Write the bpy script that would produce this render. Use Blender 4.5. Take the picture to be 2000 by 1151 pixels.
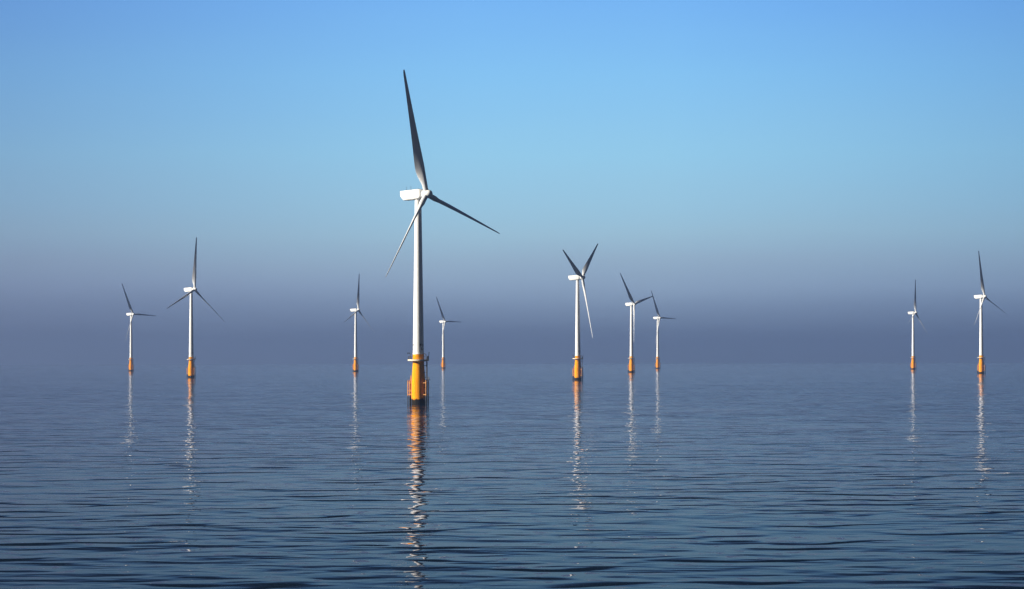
import bpy, bmesh, math, random
from mathutils import Vector, Matrix

# ------------------------------------------------------------------ clear
for o in list(bpy.data.objects):
    bpy.data.objects.remove(o, do_unlink=True)
scene = bpy.context.scene
COL = scene.collection
R_ = math.radians

# ------------------------------------------------------------------ camera
EARTH = 7.4e6            # effective earth radius (with air refraction), metres
CAM_H = 16.7
FPX = 6100.0             # focal length in pixels of the 2000 px wide photograph
HOR = 697.3              # true horizontal in photo pixels
cam = bpy.data.objects.new("camera", bpy.data.cameras.new("camera"))
COL.objects.link(cam)
cam.location = (0, 0, CAM_H)
pitch = math.atan((HOR - 575.5) / FPX)
cam.rotation_mode = 'QUATERNION'
cam.rotation_quaternion = (Matrix.Rotation(R_(90) + pitch, 4, 'X') @ Matrix.Rotation(-0.0022, 4, 'Z')).to_quaternion()
cam.data.sensor_width = 36.0
cam.data.lens = 36.0 * FPX / 2000.0
cam.data.clip_start = 1.0
cam.data.clip_end = 60000.0
scene.camera = cam

# ------------------------------------------------------------------ sun and sky
SUN_EL = R_(23)
sun_h = Vector((-math.cos(R_(12)), -math.sin(R_(12)), 0))       # towards the sun, on the ground
sun_v = (sun_h * math.cos(SUN_EL) + Vector((0, 0, math.sin(SUN_EL)))).normalized()
sd = bpy.data.lights.new("sun", 'SUN')
sd.energy = 5.0
sd.angle = R_(0.5)
sd.color = (1.0, 0.93, 0.80)
sun = bpy.data.objects.new("sun", sd)
COL.objects.link(sun)
sun.rotation_mode = 'QUATERNION'
sun.rotation_quaternion = sun_v.to_track_quat('Z', 'Y')

EXPOSURE = 1.1
def lin(c):
    return tuple((v / 255 / 12.92) if v / 255 <= 0.04045 else ((v / 255 + 0.055) / 1.055) ** 2.4 for v in c)

# clear air above a low bank: (sine of elevation, sky colour there as seen, sRGB)
SKY = [
    (0.000, (110, 132, 164)),
    (0.008, (112, 134, 168)),
    (0.016, (136, 160, 192)),
    (0.0225, (152, 178, 208)),
    (0.0307, (160, 190, 216)),
    (0.039, (164, 204, 228)),
    (0.049, (160, 209, 237)),
    (0.065, (153, 212, 246)),
    (0.090, (136, 202, 252)),
    (0.114, (120, 186, 252)),
    (0.15, (86, 122, 182)),
    (0.20, (48, 70, 126)),
    (0.35, (22, 37, 76)),
    (1.00, (10, 18, 42)),
]
# lens edge darkening painted into the sky colour: dimmer towards both sides of the view
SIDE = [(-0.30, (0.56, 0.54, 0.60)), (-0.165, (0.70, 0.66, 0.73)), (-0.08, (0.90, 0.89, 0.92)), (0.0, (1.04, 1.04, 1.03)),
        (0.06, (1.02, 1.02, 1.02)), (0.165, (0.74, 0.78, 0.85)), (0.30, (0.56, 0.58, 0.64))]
world = bpy.data.worlds.new("World")
scene.world = world
world.use_nodes = True
wn, wl = world.node_tree.nodes, world.node_tree.links
wn.clear()
w_out = wn.new('ShaderNodeOutputWorld')
bg = wn.new('ShaderNodeBackground')
bg.inputs['Strength'].default_value = 0.1
sky = wn.new('ShaderNodeTexSky')
sky.sky_type = 'NISHITA'
sky.sun_disc = False
sky.sun_elevation = SUN_EL
sky.sun_rotation = math.atan2(sun_h.x, sun_h.y)
sky.altitude = 20
tc = wn.new('ShaderNodeTexCoord')
sep = wn.new('ShaderNodeSeparateXYZ')
wl.new(tc.outputs['Generated'], sep.inputs[0])
mx = wn.new('ShaderNodeMath'); mx.operation = 'MAXIMUM'; mx.inputs[1].default_value = 0.0
# faint uneven layers in the bank of mist
lay = wn.new('ShaderNodeMapping'); lay.inputs['Scale'].default_value = (7, 7, 60)
wl.new(tc.outputs['Generated'], lay.inputs[0])
lno = wn.new('ShaderNodeTexNoise'); lno.inputs['Scale'].default_value = 1.0; lno.inputs['Detail'].default_value = 4
wl.new(lay.outputs[0], lno.inputs['Vector'])
lma = wn.new('ShaderNodeMath'); lma.operation = 'MULTIPLY_ADD'; lma.inputs[1].default_value = 0.007; lma.inputs[2].default_value = -0.0035
wl.new(lno.outputs['Fac'], lma.inputs[0])
lad = wn.new('ShaderNodeMath'); lad.operation = 'ADD'
wl.new(sep.outputs['Z'], lad.inputs[0]); wl.new(lma.outputs[0], lad.inputs[1])
wl.new(lad.outputs[0], mx.inputs[0])
pw = wn.new('ShaderNodeMath'); pw.operation = 'POWER'; pw.inputs[1].default_value = 0.5
wl.new(mx.outputs[0], pw.inputs[0])
ramp = wn.new('ShaderNodeValToRGB')
cr = ramp.color_ramp
cr.interpolation = 'LINEAR'
for i, (z, c) in enumerate(SKY):
    p = math.sqrt(z)
    if i == 0:
        e = cr.elements[0]; e.position = p
    elif i == len(SKY) - 1:
        e = cr.elements[-1]; e.position = p
    else:
        e = cr.elements.new(p)
    e.color = (*[v / 2 ** EXPOSURE for v in lin(c)], 1)
wl.new(pw.outputs[0], ramp.inputs[0])
# the clear-sky model keeps its own brightness change around the compass; the ramp sets the layers of air
mixs = wn.new('ShaderNodeMix'); mixs.data_type = 'RGBA'
mixs.inputs['Factor'].default_value = 0.96
sc10 = wn.new('ShaderNodeVectorMath'); sc10.operation = 'SCALE'; sc10.inputs['Scale'].default_value = 10.0
# sky dimmed behind the camera, an added falloff that darkens the shaded sides
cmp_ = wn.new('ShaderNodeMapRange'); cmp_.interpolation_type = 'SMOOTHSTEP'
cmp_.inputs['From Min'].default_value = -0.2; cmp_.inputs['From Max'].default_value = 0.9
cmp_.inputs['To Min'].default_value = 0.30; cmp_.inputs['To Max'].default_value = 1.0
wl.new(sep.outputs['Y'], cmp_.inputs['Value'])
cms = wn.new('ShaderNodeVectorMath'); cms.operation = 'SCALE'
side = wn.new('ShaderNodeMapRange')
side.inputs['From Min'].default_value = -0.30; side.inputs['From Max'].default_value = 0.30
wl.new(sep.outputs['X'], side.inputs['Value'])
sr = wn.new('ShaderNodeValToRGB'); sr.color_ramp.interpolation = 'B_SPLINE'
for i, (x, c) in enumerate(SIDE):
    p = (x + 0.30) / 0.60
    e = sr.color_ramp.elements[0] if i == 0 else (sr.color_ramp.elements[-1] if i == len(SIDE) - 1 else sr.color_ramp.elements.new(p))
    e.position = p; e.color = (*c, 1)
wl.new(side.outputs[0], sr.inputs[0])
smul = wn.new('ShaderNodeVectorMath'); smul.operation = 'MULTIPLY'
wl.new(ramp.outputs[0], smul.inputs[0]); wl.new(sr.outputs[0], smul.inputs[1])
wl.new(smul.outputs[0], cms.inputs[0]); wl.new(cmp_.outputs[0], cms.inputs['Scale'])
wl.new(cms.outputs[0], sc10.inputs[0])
skym = wn.new('ShaderNodeVectorMath'); skym.operation = 'SCALE'; skym.inputs['Scale'].default_value = 0.45
wl.new(sky.outputs[0], skym.inputs[0])
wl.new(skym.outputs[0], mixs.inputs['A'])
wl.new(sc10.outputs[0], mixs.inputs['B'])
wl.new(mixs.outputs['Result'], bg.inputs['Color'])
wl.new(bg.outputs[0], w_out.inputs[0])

scene.view_settings.view_transform = 'Standard'
scene.view_settings.look = 'None'
scene.view_settings.exposure = EXPOSURE
scene.view_settings.gamma = 1.0
scene.view_settings.use_curve_mapping = False
scene.render.engine = 'CYCLES'
scene.cycles.use_denoising = True
scene.cycles.max_bounces = 8
scene.cycles.volume_bounces = 1
scene.cycles.sample_clamp_indirect = 0.0

# ------------------------------------------------------------------ materials
def new_mat(name):
    m = bpy.data.materials.new(name)
    m.use_nodes = True
    nt = m.node_tree
    return m, nt.nodes, nt.links, nt.nodes['Principled BSDF']

def paint(name, col, rough=0.45, var=0.06, scale=0.35, growth=None, streak=True, spec=0.3):
    """painted steel: uneven tone, weather streaks; growth = height below which sea growth covers it"""
    m, n, l, b = new_mat(name)
    b.inputs['Roughness'].default_value = rough
    b.inputs['Specular IOR Level'].default_value = spec
    g = n.new('ShaderNodeTexCoord')
    mp = n.new('ShaderNodeMapping')
    mp.inputs['Scale'].default_value = (1, 1, 0.12 if streak else 1)
    l.new(g.outputs['Object'], mp.inputs[0])
    ns = n.new('ShaderNodeTexNoise')
    ns.inputs['Scale'].default_value = scale * 4
    ns.inputs['Detail'].default_value = 5
    l.new(mp.outputs[0], ns.inputs['Vector'])
    rp = n.new('ShaderNodeValToRGB')
    rp.color_ramp.elements[0].position = 0.3
    rp.color_ramp.elements[1].position = 0.7
    rp.color_ramp.elements[0].color = (*[c * (1 - var * 2) for c in col], 1)
    rp.color_ramp.elements[1].color = (*[min(1, c * (1 + var)) for c in col], 1)
    l.new(ns.outputs['Fac'], rp.inputs[0])
    out = rp.outputs[0]
    if growth is not None:
        sp = n.new('ShaderNodeSeparateXYZ'); l.new(g.outputs['Object'], sp.inputs[0])
        n2 = n.new('ShaderNodeTexNoise'); n2.inputs['Scale'].default_value = 0.8; n2.inputs['Detail'].default_value = 4
        l.new(g.outputs['Object'], n2.inputs['Vector'])
        a = n.new('ShaderNodeMath'); a.operation = 'MULTIPLY_ADD'
        a.inputs[1].default_value = 1.6; a.inputs[2].default_value = -0.8
        l.new(n2.outputs['Fac'], a.inputs[0])
        s = n.new('ShaderNodeMath'); s.operation = 'ADD'
        l.new(sp.outputs['Z'], s.inputs[0]); l.new(a.outputs[0], s.inputs[1])
        mr = n.new('ShaderNodeMapRange')
        mr.inputs['From Min'].default_value = growth - 0.35
        mr.inputs['From Max'].default_value = growth + 0.25
        l.new(s.outputs[0], mr.inputs['Value'])
        mi = n.new('ShaderNodeMix'); mi.data_type = 'RGBA'
        mi.inputs['A'].default_value = (0.012, 0.010, 0.007, 1)
        l.new(mr.outputs[0], mi.inputs['Factor'])
        l.new(out, mi.inputs['B'])
        out = mi.outputs['Result']
    l.new(out, b.inputs['Base Color'])
    return m

M_WHITE = paint("white_paint", (0.78, 0.78, 0.77), 0.4, 0.025)
M_BLADE = paint("blade_gelcoat", (0.58, 0.59, 0.61), 0.35, 0.02)
M_YELLOW = paint("yellow_paint", (0.84, 0.315, 0.002), 0.75, 0.12, growth=2.0, spec=0.08)
M_TUBE = paint("weathered_yellow_steel", (0.62, 0.27, 0.06), 0.5, 0.12, growth=3.0)
M_GALV = paint("galvanised_deck", (0.72, 0.62, 0.46), 0.55, 0.12, streak=False)
M_DARK = paint("dark_steel", (0.05, 0.045, 0.045), 0.55, 0.2, streak=False)
M_BLACK = paint("black_lettering", (0.012, 0.012, 0.014), 0.6, 0.1, streak=False)
M_GREY = paint("grey_box_paint", (0.25, 0.26, 0.30), 0.5, 0.1, streak=False)

def water_material():
    m, n, l, b = new_mat("sea_water")
    n.remove(b)
    out = n['Material Output']
    deep = n.new('ShaderNodeBsdfDiffuse'); deep.inputs['Color'].default_value = (0.004, 0.010, 0.022, 1)
    gl = n.new('ShaderNodeBsdfGlossy'); gl.inputs['Roughness'].default_value = 0.015
    gl.inputs['Color'].default_value = (0.965, 0.945, 1.0, 1)
    fr = n.new('ShaderNodeFresnel'); fr.inputs['IOR'].default_value = 1.333
    fp = n.new('ShaderNodeMath'); fp.operation = 'POWER'; fp.inputs[1].default_value = 3.4
    mxs = n.new('ShaderNodeMixShader')
    l.new(fr.outputs[0], fp.inputs[0]); l.new(fp.outputs[0], mxs.inputs[0])
    l.new(deep.outputs[0], mxs.inputs[1]); l.new(gl.outputs[0], mxs.inputs[2])
    l.new(mxs.outputs[0], out.inputs['Surface'])
    # height field as a group, sampled three times for its slope
    gp = bpy.data.node_groups.new("wave_height", 'ShaderNodeTree')
    gp.interface.new_socket("Vector", in_out='INPUT', socket_type='NodeSocketVector')
    gp.interface.new_socket("Height", in_out='OUTPUT', socket_type='NodeSocketFloat')
    gi = gp.nodes.new('NodeGroupInput'); go = gp.nodes.new('NodeGroupOutput')
    # (length along crest m, length across crest m, turn deg, height m, detail)
    layers = WAVES
    acc = None
    for (lx, ly, ang, amp, det) in layers:
        mp = gp.nodes.new('ShaderNodeMapping')
        mp.vector_type = 'TEXTURE'
        mp.inputs['Rotation'].default_value = (0, 0, R_(ang))
        mp.inputs['Scale'].default_value = (lx, ly, 1)
        mp.inputs['Location'].default_value = (lx * 3.7, ly * 9.1, 0)
        gp.links.new(gi.outputs[0], mp.inputs[0])
        ns = gp.nodes.new('ShaderNodeTexNoise')
        ns.noise_dimensions = '2D'
        ns.inputs['Scale'].default_value = 1.0
        ns.inputs['Detail'].default_value = det
        ns.inputs['Roughness'].default_value = 0.42
        gp.links.new(mp.outputs[0], ns.inputs['Vector'])
        fac = ns.outputs['Fac']
        if det < 0:                                   # separate steep wavelets on flat water
            ns.inputs['Detail'].default_value = 1.0
            st = gp.nodes.new('ShaderNodeMapRange'); st.interpolation_type = 'SMOOTHSTEP'
            st.inputs['From Min'].default_value = 0.56; st.inputs['From Max'].default_value = 0.78
            gp.links.new(fac, st.inputs['Value'])
            fac = st.outputs[0]
        mm = gp.nodes.new('ShaderNodeMath'); mm.operation = 'MULTIPLY'
        mm.inputs[1].default_value = amp
        gp.links.new(fac, mm.inputs[0])
        if acc is None:
            acc = mm.outputs[0]
        else:
            ad = gp.nodes.new('ShaderNodeMath'); ad.operation = 'ADD'
            gp.links.new(acc, ad.inputs[0]); gp.links.new(mm.outputs[0], ad.inputs[1])
            acc = ad.outputs[0]
    # calmer and rougher patches
    pm = gp.nodes.new('ShaderNodeMapping'); pm.vector_type = 'TEXTURE'
    pm.inputs['Scale'].default_value = (90, 60, 1)
    gp.links.new(gi.outputs[0], pm.inputs[0])
    pn = gp.nodes.new('ShaderNodeTexNoise'); pn.noise_dimensions = '2D'
    pn.inputs['Scale'].default_value = 1.0; pn.inputs['Detail'].default_value = 2
    gp.links.new(pm.outputs[0], pn.inputs['Vector'])
    pr = gp.nodes.new('ShaderNodeMapRange')
    pr.inputs['From Min'].default_value = 0.3; pr.inputs['From Max'].default_value = 0.7
    pr.inputs['To Min'].default_value = 0.65; pr.inputs['To Max'].default_value = 1.35
    gp.links.new(pn.outputs['Fac'], pr.inputs['Value'])
    pq = gp.nodes.new('ShaderNodeMath'); pq.operation = 'MULTIPLY'
    gp.links.new(acc, pq.inputs[0]); gp.links.new(pr.outputs[0], pq.inputs[1])
    acc = pq.outputs[0]
    gp.links.new(acc, go.inputs[0])
    geo = n.new('ShaderNodeNewGeometry')
    EPS = 0.15
    def sample(off):
        g = n.new('ShaderNodeGroup'); g.node_tree = gp
        if off is None:
            l.new(geo.outputs['Position'], g.inputs[0])
        else:
            a = n.new('ShaderNodeVectorMath'); a.operation = 'ADD'
            a.inputs[1].default_value = off
            l.new(geo.outputs['Position'], a.inputs[0]); l.new(a.outputs[0], g.inputs[0])
        return g.outputs[0]
    h0, hx, hy = sample(None), sample((EPS, 0, 0)), sample((0, EPS, 0))
    def slope(h):
        s = n.new('ShaderNodeMath'); s.operation = 'SUBTRACT'
        l.new(h0, s.inputs[0]); l.new(h, s.inputs[1])
        d = n.new('ShaderNodeMath'); d.operation = 'DIVIDE'; d.inputs[1].default_value = EPS
        l.new(s.outputs[0], d.inputs[0])
        return d.outputs[0]
    cx = n.new('ShaderNodeCombineXYZ')
    sxm = n.new('ShaderNodeMath'); sxm.operation = 'MULTIPLY'; sxm.inputs[1].default_value = 0.6
    l.new(slope(hx), sxm.inputs[0]); l.new(sxm.outputs[0], cx.inputs[0]); l.new(slope(hy), cx.inputs[1])
    ad = n.new('ShaderNodeVectorMath'); ad.operation = 'ADD'
    l.new(geo.outputs['Normal'], ad.inputs[0]); l.new(cx.outputs[0], ad.inputs[1])
    nm = n.new('ShaderNodeVectorMath'); nm.operation = 'NORMALIZE'
    l.new(ad.outputs[0], nm.inputs[0])
    # at a grazing view the far sides of ripples hide behind their crests: only facets
    # turned at least partly to the incoming ray are met
    def vec(op, a, bb=None, sc=None):
        v = n.new('ShaderNodeVectorMath'); v.operation = op
        l.new(a, v.inputs[0])
        if bb is not None: l.new(bb, v.inputs[1])
        if sc is not None: l.new(sc, v.inputs['Scale'])
        return v.outputs['Value'] if op == 'DOT_PRODUCT' else v.outputs[0]
    def mth(op, *vals):
        q = n.new('ShaderNodeMath'); q.operation = op
        for i, x in enumerate(vals):
            if isinstance(x, float): q.inputs[i].default_value = x
            else: l.new(x, q.inputs[i])
        return q.outputs[0]
    g0 = vec('DOT_PRODUCT', geo.outputs['Normal'], geo.outputs['Incoming'])
    c0 = vec('DOT_PRODUCT', nm.outputs[0], geo.outputs['Incoming'])
    # here and there the rounded back of a crest shows: sparse glints of low things
    sm = n.new('ShaderNodeMapping'); sm.vector_type = 'TEXTURE'
    sm.inputs['Scale'].default_value = (1.7, 2.6, 1); l.new(geo.outputs['Position'], sm.inputs[0])
    sn = n.new('ShaderNodeTexNoise'); sn.noise_dimensions = '2D'; sn.inputs['Scale'].default_value = 1.0
    sn.inputs['Detail'].default_value = 1.0; l.new(sm.outputs[0], sn.inputs['Vector'])
    sr_ = n.new('ShaderNodeMapRange'); sr_.interpolation_type = 'SMOOTHSTEP'
    sr_.inputs['From Min'].default_value = 0.57; sr_.inputs['From Max'].default_value = 0.70
    sr_.inputs['To Min'].default_value = 0.90; sr_.inputs['To Max'].default_value = 0.48
    l.new(sn.outputs['Fac'], sr_.inputs['Value'])
    c1 = mth('SMOOTH_MAX', c0, mth('MULTIPLY', g0, sr_.outputs[0]), mth('MULTIPLY', g0, 0.75))
    c1 = mth('MAXIMUM', c1, 0.011)
    nn = vec('ADD', nm.outputs[0], vec('SCALE', geo.outputs['Incoming'], sc=mth('SUBTRACT', c1, c0)))
    nf = vec('NORMALIZE', nn)
    l.new(nf, gl.inputs['Normal']); l.new(nf, fr.inputs['Normal'])
    return m

WAVES = [
    (12, 10, 4, 0.42, 0.8),
    (5.5, 4.6, -9, 0.22, 0.9),
    (2.6, 2.1, 12, 0.055, 0.6),
    (1.3, 1.0, -20, 0.007, 0.5),
    (15, 11, 17, 0.40, -1),
]
M_SEA = water_material()

# ------------------------------------------------------------------ object helpers
def link(name, bm, mat, parent=None, smooth=30, mats=None):
    me = bpy.data.meshes.new(name)
    bmesh.ops.remove_doubles(bm, verts=bm.verts, dist=1e-5)
    bmesh.ops.recalc_face_normals(bm, faces=bm.faces)
    bm.to_mesh(me); bm.free()
    me.materials.append(mat)
    if smooth is not None:
        for p in me.polygons:
            p.use_smooth = True
        me.set_sharp_from_angle(angle=R_(smooth))
    o = bpy.data.objects.new(name, me)
    COL.objects.link(o)
    if parent is not None:
        o.parent = parent
    return o

def lathe(bm, prof, seg=48, M=Matrix(), cap=True):
    rings = []
    for r, z in prof:
        rings.append([bm.verts.new(M @ Vector((r * math.cos(2 * math.pi * k / seg), r * math.sin(2 * math.pi * k / seg), z))) for k in range(seg)])
    for a, b in zip(rings, rings[1:]):
        for k in range(seg):
            bm.faces.new((a[k], a[(k + 1) % seg], b[(k + 1) % seg], b[k]))
    if cap:
        bm.faces.new(rings[0][::-1]); bm.faces.new(rings[-1])
    return bm

def loft(bm, rings, cap=True):
    vs = [[bm.verts.new(p) for p in r] for r in rings]
    n = len(vs[0])
    for a, b in zip(vs, vs[1:]):
        for k in range(n):
            bm.faces.new((a[k], a[(k + 1) % n], b[(k + 1) % n], b[k]))
    if cap:
        bm.faces.new(vs[0][::-1]); bm.faces.new(vs[-1])

def tube(bm, pts, r, seg=10, r2=None):
    pts = [Vector(p) for p in pts]
    rings = []
    for i, p in enumerate(pts):
        d = (pts[min(i + 1, len(pts) - 1)] - pts[max(i - 1, 0)]).normalized()
        ref = Vector((0, 0, 1)) if abs(d.z) < 0.95 else Vector((1, 0, 0))
        u = d.cross(ref).normalized(); v = d.cross(u)
        rr = r if r2 is None else r + (r2 - r) * i / (len(pts) - 1)
        rings.append([p + (u * math.cos(2 * math.pi * k / seg) + v * math.sin(2 * math.pi * k / seg)) * rr for k in range(seg)])
    loft(bm, rings)

def box(bm, c, s, M=Matrix(), bevel=0.0):
    r = bmesh.ops.create_cube(bm, size=1.0, matrix=M @ Matrix.Translation(c) @ Matrix.Diagonal((*s, 1)))
    if bevel:
        es = list({e for v in r['verts'] for e in v.link_edges})
        bmesh.ops.bevel(bm, geom=es, offset=bevel, segments=2, affect='EDGES')

# ------------------------------------------------------------------ the sea: a cap of the earth's curve
def sea_z(x, y):
    return -(x * x + y * y) / (2 * EARTH)

bm = bmesh.new()
SEG = 256
radii = [4.0]
while radii[-1] < 20000:
    radii.append(radii[-1] * 1.045)
rings = []
for r in radii:
    rings.append([bm.verts.new((r * math.cos(2 * math.pi * k / SEG), r * math.sin(2 * math.pi * k / SEG), sea_z(r, 0))) for k in range(SEG)])
c0 = bm.verts.new((0, 0, 0))
for k in range(SEG):
    bm.faces.new((c0, rings[0][k], rings[0][(k + 1) % SEG]))
for a, b in zip(rings, rings[1:]):
    for k in range(SEG):
        bm.faces.new((a[k], b[k], b[(k + 1) % SEG], a[(k + 1) % SEG]))
water = link("water", bm, M_SEA, smooth=180)
if water.data.polygons[0].normal.z < 0:
    water.data.flip_normals()
water["kind"] = "structure"

# ------------------------------------------------------------------ one wind turbine of the farm
AXIS = R_(-32.6)                 # the rotors all face this way (into the wind)
TILT, CONE = R_(6), R_(2.5)
HUB_Z, HUB_X = 74.8, 3.6
ROTOR = Matrix.Rotation(AXIS, 4, 'Z')

def pol(r, deg, z):
    """polar point about the pile; 0 deg = towards the camera side, positive to the right"""
    a = R_(deg)
    return Vector((r * math.sin(a), -r * math.cos(a), z))

def blade_mesh():
    bm = bmesh.new()
    st = [  # r, chord, thickness ratio, pitch deg, circular share
        (0.9, 1.90, 1.00, 50, 1.0), (2.2, 1.90, 1.00, 50, 1.0), (3.5, 1.98, 0.92, 50, 0.85), (5.0, 2.45, 0.66, 49, 0.45),
        (6.6, 3.00, 0.46, 47.5, 0.12), (8.4, 3.42, 0.36, 45.5, 0), (10.0, 3.52, 0.32, 43.8, 0), (12.5, 3.36, 0.28, 41.8, 0),
        (16, 3.02, 0.25, 39.8, 0), (20, 2.64, 0.23, 38.4, 0), (25, 2.22, 0.21, 37, 0), (30, 1.84, 0.20, 36, 0),
        (35, 1.48, 0.19, 35.2, 0), (39, 1.18, 0.18, 34.6, 0), (42.2, 0.96, 0.18, 34.2, 0), (43.9, 0.78, 0.18, 34, 0), (44.8, 0.52, 0.18, 34, 0), (45.1, 0.12, 0.2, 34, 0)]
    N = 28
    rings = []
    for r, ch, th, pit, circ in st:
        p = R_(pit)
        cd = Vector((math.sin(p), math.cos(p), 0))       # towards the leading edge
        nd = Vector((math.cos(p), -math.sin(p), 0))
        ring = []
        for k in range(N):
            t = 2 * math.pi * k / N
            # aerofoil: x from 0 (leading) to 1 (trailing)
            x = 0.5 * (1 - math.cos(t))
            yt = 5 * th * (0.2969 * math.sqrt(x) - 0.126 * x - 0.3516 * x * x + 0.2843 * x ** 3 - 0.1036 * x ** 4)
            side = 1 if t <= math.pi else -1
            cam_ = 0.03 * 4 * x * (1 - x)
            ax, ay = (0.30 - x) * ch, -(cam_ + side * yt) * ch
            cxx, cyy = 0.5 * math.cos(t) * ch, -0.5 * math.sin(t) * ch
            u = ax * (1 - circ) + cxx * circ
            v = ay * (1 - circ) + cyy * circ
            ring.append(cd * u + nd * v + Vector((0, 0, r)))
        rings.append(ring)
    loft(bm, rings)
    return bm

def superring(x, w, zb, zt, n=40, e=9.0):
    cy, cz, a, b = 0, (zb + zt) / 2, w / 2, (zt - zb) / 2
    out = []
    for k in range(n):
        t = 2 * math.pi * (k + 0.5) / n
        c, s = math.cos(t), math.sin(t)
        out.append(Vector((x, cy + a * math.copysign(abs(c) ** (2 / e), c), cz + b * math.copysign(abs(s) ** (2 / e), s))))
    return out

def nacelle_matrix(yaw=0):
    return Matrix.Translation((0, 0, HUB_Z)) @ Matrix.Rotation(R_(-yaw), 4, 'Z') @ ROTOR @ Matrix.Rotation(-R_(3.5), 4, 'Y')
def hub_matrix(yaw=0):
    return Matrix.Translation((0, 0, HUB_Z)) @ Matrix.Rotation(R_(-yaw), 4, 'Z') @ ROTOR @ Matrix.Translation((HUB_X, 0, 0)) @ Matrix.Rotation(-TILT, 4, 'Y')

def set_local(o, M):
    o.rotation_mode = 'QUATERNION'
    o.matrix_basis = M

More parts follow.
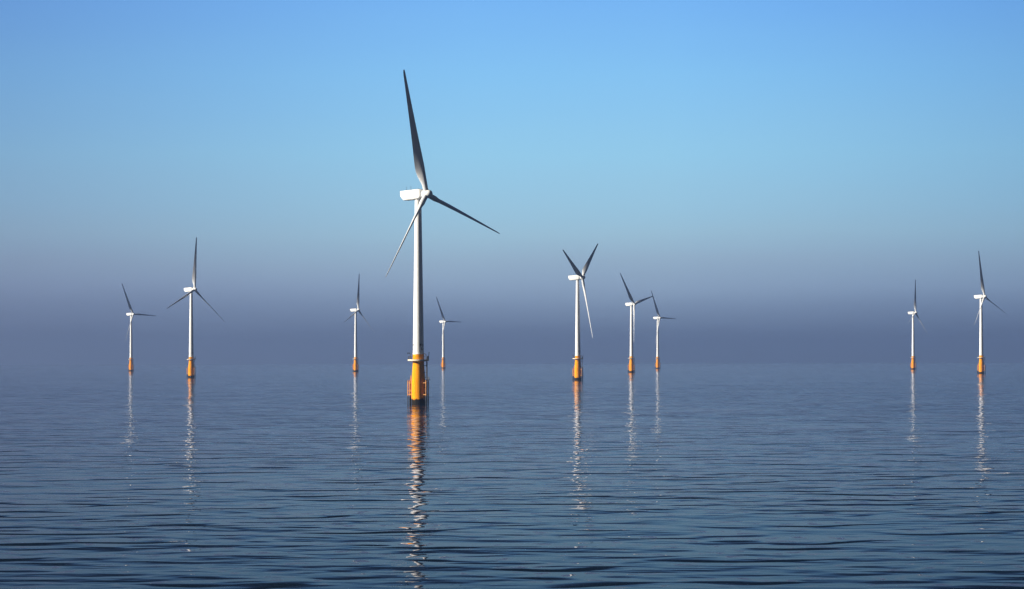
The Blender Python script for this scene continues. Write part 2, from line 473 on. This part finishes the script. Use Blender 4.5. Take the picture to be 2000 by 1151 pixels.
MESH = {}
def build_turbine(detail):
    """detail 2: all parts; 1: without the small rails, masts and lettering"""
    root = bpy.data.objects.new("wind_turbine", None)
    root.empty_display_size = 5
    COL.objects.link(root)
    # yellow transition piece, flaring towards the water
    bm = bmesh.new()
    lathe(bm, [(2.45, -7), (2.45, 7.6), (2.42, 8.6), (2.33, 10.0), (2.18, 12.2), (2.05, 13.6), (2.0, 14.6), (2.0, 17.8)], 64)
    link("transition_piece", bm, M_YELLOW, root)
    # tower in three flanged sections
    bm = bmesh.new()
    def rad(z): return 1.96 - (z - 17.8) / (72.9 - 17.8) * 0.80
    prof = [(2.06, 17.803), (2.06, 18.0), (1.962, 18.02)]
    for zj in (34.0, 53.0):
        prof += [(rad(zj - .12), zj - .12), (rad(zj) + .02, zj - .1), (rad(zj) + .02, zj + .1), (rad(zj + .12), zj + .12)]
    prof += [(rad(72.9), 72.9), (1.3, 72.92), (1.3, 73.4)]
    lathe(bm, prof, 64)
    tower = link("tower", bm, M_WHITE, root)
    # work platform
    bm = bmesh.new()
    lathe(bm, [(2.03, 15.25), (2.6, 15.25), (3.72, 15.42), (3.78, 15.45), (3.78, 15.95), (3.70, 15.97), (2.03, 15.97)], 64, cap=False)
    # close the inside
    plat = link("work_platform", bm, M_GALV, root)
    if detail == 2:
        bm = bmesh.new()
        for k in range(16):
            tube(bm, [pol(3.66, k * 22.5 + 6, 15.96), pol(3.66, k * 22.5 + 6, 17.05)], 0.045, 6)
        for z in (16.5, 17.05):
            tube(bm, [pol(3.66, a, z) for a in range(-180, 181, 10)], 0.03, 6)
        # kick boards near the corners
        for a0, a1 in ((-112, -62), (60, 112)):
            for a in range(a0, a1, 10):
                A, B = pol(3.67, a, 16.12), pol(3.67, a + 9.9, 16.12)
                tube(bm, [A, B], 0.09, 6)
        link("railing", bm, M_DARK, plat)
        # davit at the left, signal post at the right
        bm = bmesh.new()
        tube(bm, [(-2.95, -.6, 15.96), (-2.95, -.6, 18.1)], 0.06, 8)
        box(bm, (-3.45, -.6, 18.2), (1.15, .3, .26), bevel=.05)
        tube(bm, [(-3.8, -.6, 18.1), (-3.8, -.6, 17.6)], 0.04, 6)
        link("davit_crane", bm, M_DARK, plat)
        bm = bmesh.new()
        tube(bm, [(3.60, -.5, 15.96), (3.66, -.5, 17.2), (3.80, -.5, 18.3)], 0.09, 8)
        box(bm, (3.42, -.5, 16.55), (.42, .4, 1.15), bevel=.04)
        tube(bm, [(3.80, -.5, 18.25), (3.80, -.5, 18.55)], 0.13, 8)
        link("lamp_post", bm, M_DARK, plat)
    # boat landings, left and right of the pile
    for side, deg, top in ((-1, -112, 8.6), (1, 58, 8.6)):
        bm = bmesh.new()
        a = R_(deg)
        u = Vector((math.sin(a), -math.cos(a), 0)); t = Vector((math.cos(a), math.sin(a), 0))
        C = u * 3.75
        s = 0.82
        for q in (-1, 1):
            P = C + t * (s * q)
            tp = top
            tube(bm, [P + Vector((0, 0, z)) for z in (-6, 0, 3, 6, tp - .25)] + [P - u * .12 + Vector((0, 0, tp))], 0.17, 12)
            for z in ((7.55, 4.65, 3.4) if side < 0 else (7.6, 3.4)):
                tube(bm, [P + Vector((0, 0, z)), u * 2.2 + t * (s * q) + Vector((0, 0, z))], 0.12, 8)
        for z in ((8.3, 7.55, 4.65, 3.4) if side < 0 else (7.6, 3.4, 1.2)):
            tube(bm, [C - t * s + Vector((0, 0, z)), C + t * s + Vector((0, 0, z))], 0.08, 8)
        if side < 0:
            P = C + t * (s * -1) - u * .1
            tube(bm, [P + Vector((.28, 0, 3)), P + Vector((.28, 0, 10.2))], 0.13, 8)
            P = C - u * .75
            for q in (-.22, .22):
                tube(bm, [P + t * q + Vector((0, 0, -1)), P + t * q + Vector((0, 0, 9.4))], 0.10, 8)
        land = link("boat_landing", bm, M_TUBE, root)
        if side > 0:
            bm = bmesh.new()
            P = C - u * .15
            for q in (-.26, .26):
                tube(bm, [P + t * q + Vector((0, 0, z)) for z in (-1, 5, 10, 15.3, 16.6)], 0.11, 8)
            z = -.8
            while z < 16.2:
                tube(bm, [P - t * .26 + Vector((0, 0, z)), P + t * .26 + Vector((0, 0, z))], 0.035, 6)
                z += 0.35
            for z in (13.75, 11.25, 9.6, 5.9):
                tube(bm, [P + Vector((0, 0, z)), u * 2.0 + Vector((0, 0, z))], 0.11, 8)
            # hand rails curving back to the tower over the platform edge
            for q in (-.30, .30):
                tube(bm, [P + t * q + Vector((0, 0, 16.5))] + [P + t * q - u * (1.45 * (1 - math.cos(f))) + Vector((0, 0, 16.5 + 1.6 * math.sin(f)))
                          for f in (R_(15), R_(30), R_(45), R_(60), R_(75), R_(90))], 0.06, 6)
            link("ladder", bm, M_DARK, root)
            bm = bmesh.new()
            Rm = Matrix.Rotation(a, 4, 'Z')
            box(bm, C + u * .35 + Vector((0, 0, 8.68)), (1.9, 1.0, 0.14), )
            link("rest_platform", bm, M_DARK, root, smooth=None)
            if detail == 2:
                bm = bmesh.new()
                box(bm, C + u * .45 + t * .15 + Vector((0, 0, 9.25)), (.55, .5, 1.0), bevel=.05)
                link("equipment_box", bm, M_GREY, root)
    if detail == 2:
        # black identification marks painted round the tower (not readable at this distance)
        def patch(a0, a1, z0, z1):
            n = max(2, int(abs(a1 - a0) / 3))
            rr = []
            for k in range(n + 1):
                a = a0 + (a1 - a0) * k / n
                rr.append([pol(rad(z0) - .02, a, z0), pol(rad(z0) + .012, a, z0), pol(rad(z1) + .012, a, z1), pol(rad(z1) - .02, a, z1)])
            loft(bm, rr)
        for c in (44, -76, 164):
            bm = bmesh.new()
            for g in (-17, 17):
                patch(c + g - 11, c + g - 5, 20.45, 21.45)
                patch(c + g - 5.0, c + g + 9, 21.2, 21.45)
                patch(c + g - 5.0, c + g + 8, 20.86, 21.05)
                patch(c + g + 4, c + g + 10, 20.9, 21.3) if g < 0 else patch(c + g + 4, c + g + 10, 20.45, 20.9)
            patch(c - 12, c - 6, 19.3, 20.2)
            patch(c - 6, c + 10, 19.3, 19.52)
            patch(c + 18, c + 24, 19.3, 20.1)
            link("identification_mark", bm, M_BLACK, tower, smooth=None)
        bm = bmesh.new()
        rr = []
        for k in range(7):
            a = 150 - 9 + 18 * k / 6
            rr.append([pol(rad(19) - .02, a, 18.1), pol(rad(19) + .05, a, 18.1), pol(rad(19) + .05, a, 20.2), pol(rad(19) - .02, a, 20.2)])
        loft(bm, rr)
        link("door", bm, M_GREY, tower, smooth=None)
    # nacelle
    bm = bmesh.new()
    rings = [superring(-6.72, 2.9, -0.05, 1.66), superring(-6.6, 3.3, -0.35, 1.74), superring(-5.55, 3.4, -1.66, 1.74),
             superring(-5.2, 3.46, -1.76, 1.74), superring(-1.5, 3.5, -1.76, 1.78), superring(0.9, 3.45, -1.74, 1.78, e=8),
             superring(1.6, 3.2, -1.50, 1.70, e=5), superring(2.0, 2.7, -1.1, 1.45, e=2.8), superring(2.15, 2.2, -0.9, 1.2, e=2.2)]
    loft(bm, rings)
    nac = link("nacelle", bm, M_WHITE, root, smooth=40)
    set_local(nac, nacelle_matrix())
    if detail == 2:
        for x in (-5.05, -3.2):
            bm = bmesh.new()
            tube(bm, [(x, .3, 1.7), (x, .3, 3.2)], 0.05, 6, 0.035)
            tube(bm, [(x, .3, 1.72), (x, .3, 2.1)], 0.17, 8)
            tube(bm, [(x - .2, .3, 3.12), (x + .2, .3, 3.12)], 0.035, 6)
            link("wind_sensor", bm, M_DARK, nac)
        bm = bmesh.new()
        box(bm, (.2, 0, 1.88), (.6, 1.4, .18), bevel=.04)
        link("roof_hatch", bm, M_GREY, nac)
    # spinner
    bm = bmesh.new()
    prof = [(1.1, -1.35), (1.42, -1.3), (1.53, -0.9), (1.56, 0.0), (1.53, .7), (1.40, 1.25), (1.15, 1.75), (0.85, 2.08), (0.45, 2.26), (0.12, 2.32)]
    lathe(bm, prof, 40, Matrix.Rotation(R_(90), 4, 'Y'))
    hub = link("rotor_hub", bm, M_WHITE, root, smooth=50)
    set_local(hub, hub_matrix())
    for k in range(3):
        if 'blade' not in MESH:
            b = link("blade", blade_mesh(), M_BLADE, root, smooth=50)
            MESH['blade'] = b.data
        else:
            b = bpy.data.objects.new("blade", MESH['blade'])
            COL.objects.link(b); b.parent = root
        b["phase"] = k
    return root

def children(o):
    return [c for c in bpy.data.objects if c.parent == o]

def copy_tree(o, parent=None):
    kids = children(o)
    c = o.copy()
    COL.objects.link(c)
    c.parent = parent
    for ch in kids:
        copy_tree(ch, c)
    return c

def set_rotor(root, theta, yaw):
    k = 0
    for ch in children(root):
        kind = ch.name.split('.')[0]
        if kind == "nacelle":
            set_local(ch, nacelle_matrix(yaw))
        elif kind == "rotor_hub":
            set_local(ch, hub_matrix(yaw))
        elif kind == "blade":
            set_local(ch, hub_matrix(yaw) @ Matrix.Rotation(-R_(theta + 120 * k), 4, 'X') @ Matrix.Rotation(CONE, 4, 'Y'))
            k += 1

# photo x of the tower foot, height of the hub above the water in photo pixels, rotor angle, detail, label
FARM = [  # photo x of the foot, hub height in photo pixels, rotor angle, extra yaw, detail, label
    (817.0, 411, -13, 0, 2, "largest and nearest white wind turbine, on a bright yellow base with platform and ladder"),
    (1128.3, 201, 55, -11.5, 2, "white wind turbine with two blades raised in a V shape above its orange base"),
    (373.4, 173, 8, 0, 2, "white wind turbine on orange base, its blades spread like an upside-down Y"),
    (1916.3, 151, -9, 0, 1, "white wind turbine furthest right, standing on an orange base"),
    (1233.2, 134, -42, -3, 1, "white wind turbine with one blade hanging straight down close along its tower"),
    (694.6, 121, 10, -7, 1, "hazy white wind turbine just left of the largest one, with upright blade leaning right"),
    (256.0, 112, -27, 0, 1, "small hazy white wind turbine furthest left, one blade level to the right"),
    (1783.3, 111, 10, -6, 1, "small hazy white wind turbine second from the right, one blade straight up"),
    (1284.5, 100, -28, 0, 1, "small hazy turbine just right of the one whose blade hangs down its tower"),
    (865.7, 92, -29, 0, 1, "smallest, faintest white wind turbine, just right of the largest one's base"),
]
protos = {}
for px, S, th, yaw, det, label in FARM:
    D = 75.0 * FPX / S
    x = (px - 1000.0) / FPX * D
    if det not in protos:
        protos[det] = build_turbine(det)
        t = protos[det]
    else:
        t = copy_tree(protos[det])
    t.location = (x, D, sea_z(x, D))
    set_rotor(t, th, yaw)
    t["label"] = label
    t["category"] = "wind turbine"
    t["group"] = "wind turbines standing in the sea"

# ------------------------------------------------------------------ haze over the sea
bm = bmesh.new()
box(bm, (0, 0, (126 - 29) / 2), (42000, 42000, 126 + 29))
hm = bpy.data.materials.new("sea_haze")
hm.use_nodes = True
hn, hl = hm.node_tree.nodes, hm.node_tree.links
hn.clear()
ho = hn.new('ShaderNodeOutputMaterial')
pv = hn.new('ShaderNodeVolumePrincipled')
pv.inputs['Color'].default_value = (0.52, 0.66, 0.95, 1)
pv.inputs['Density'].default_value = 0.9e-4
pv.inputs['Anisotropy'].default_value = 0.74
hl.new(pv.outputs[0], ho.inputs['Volume'])
hz = link("haze", bm, hm, smooth=None)
hz["kind"] = "stuff"
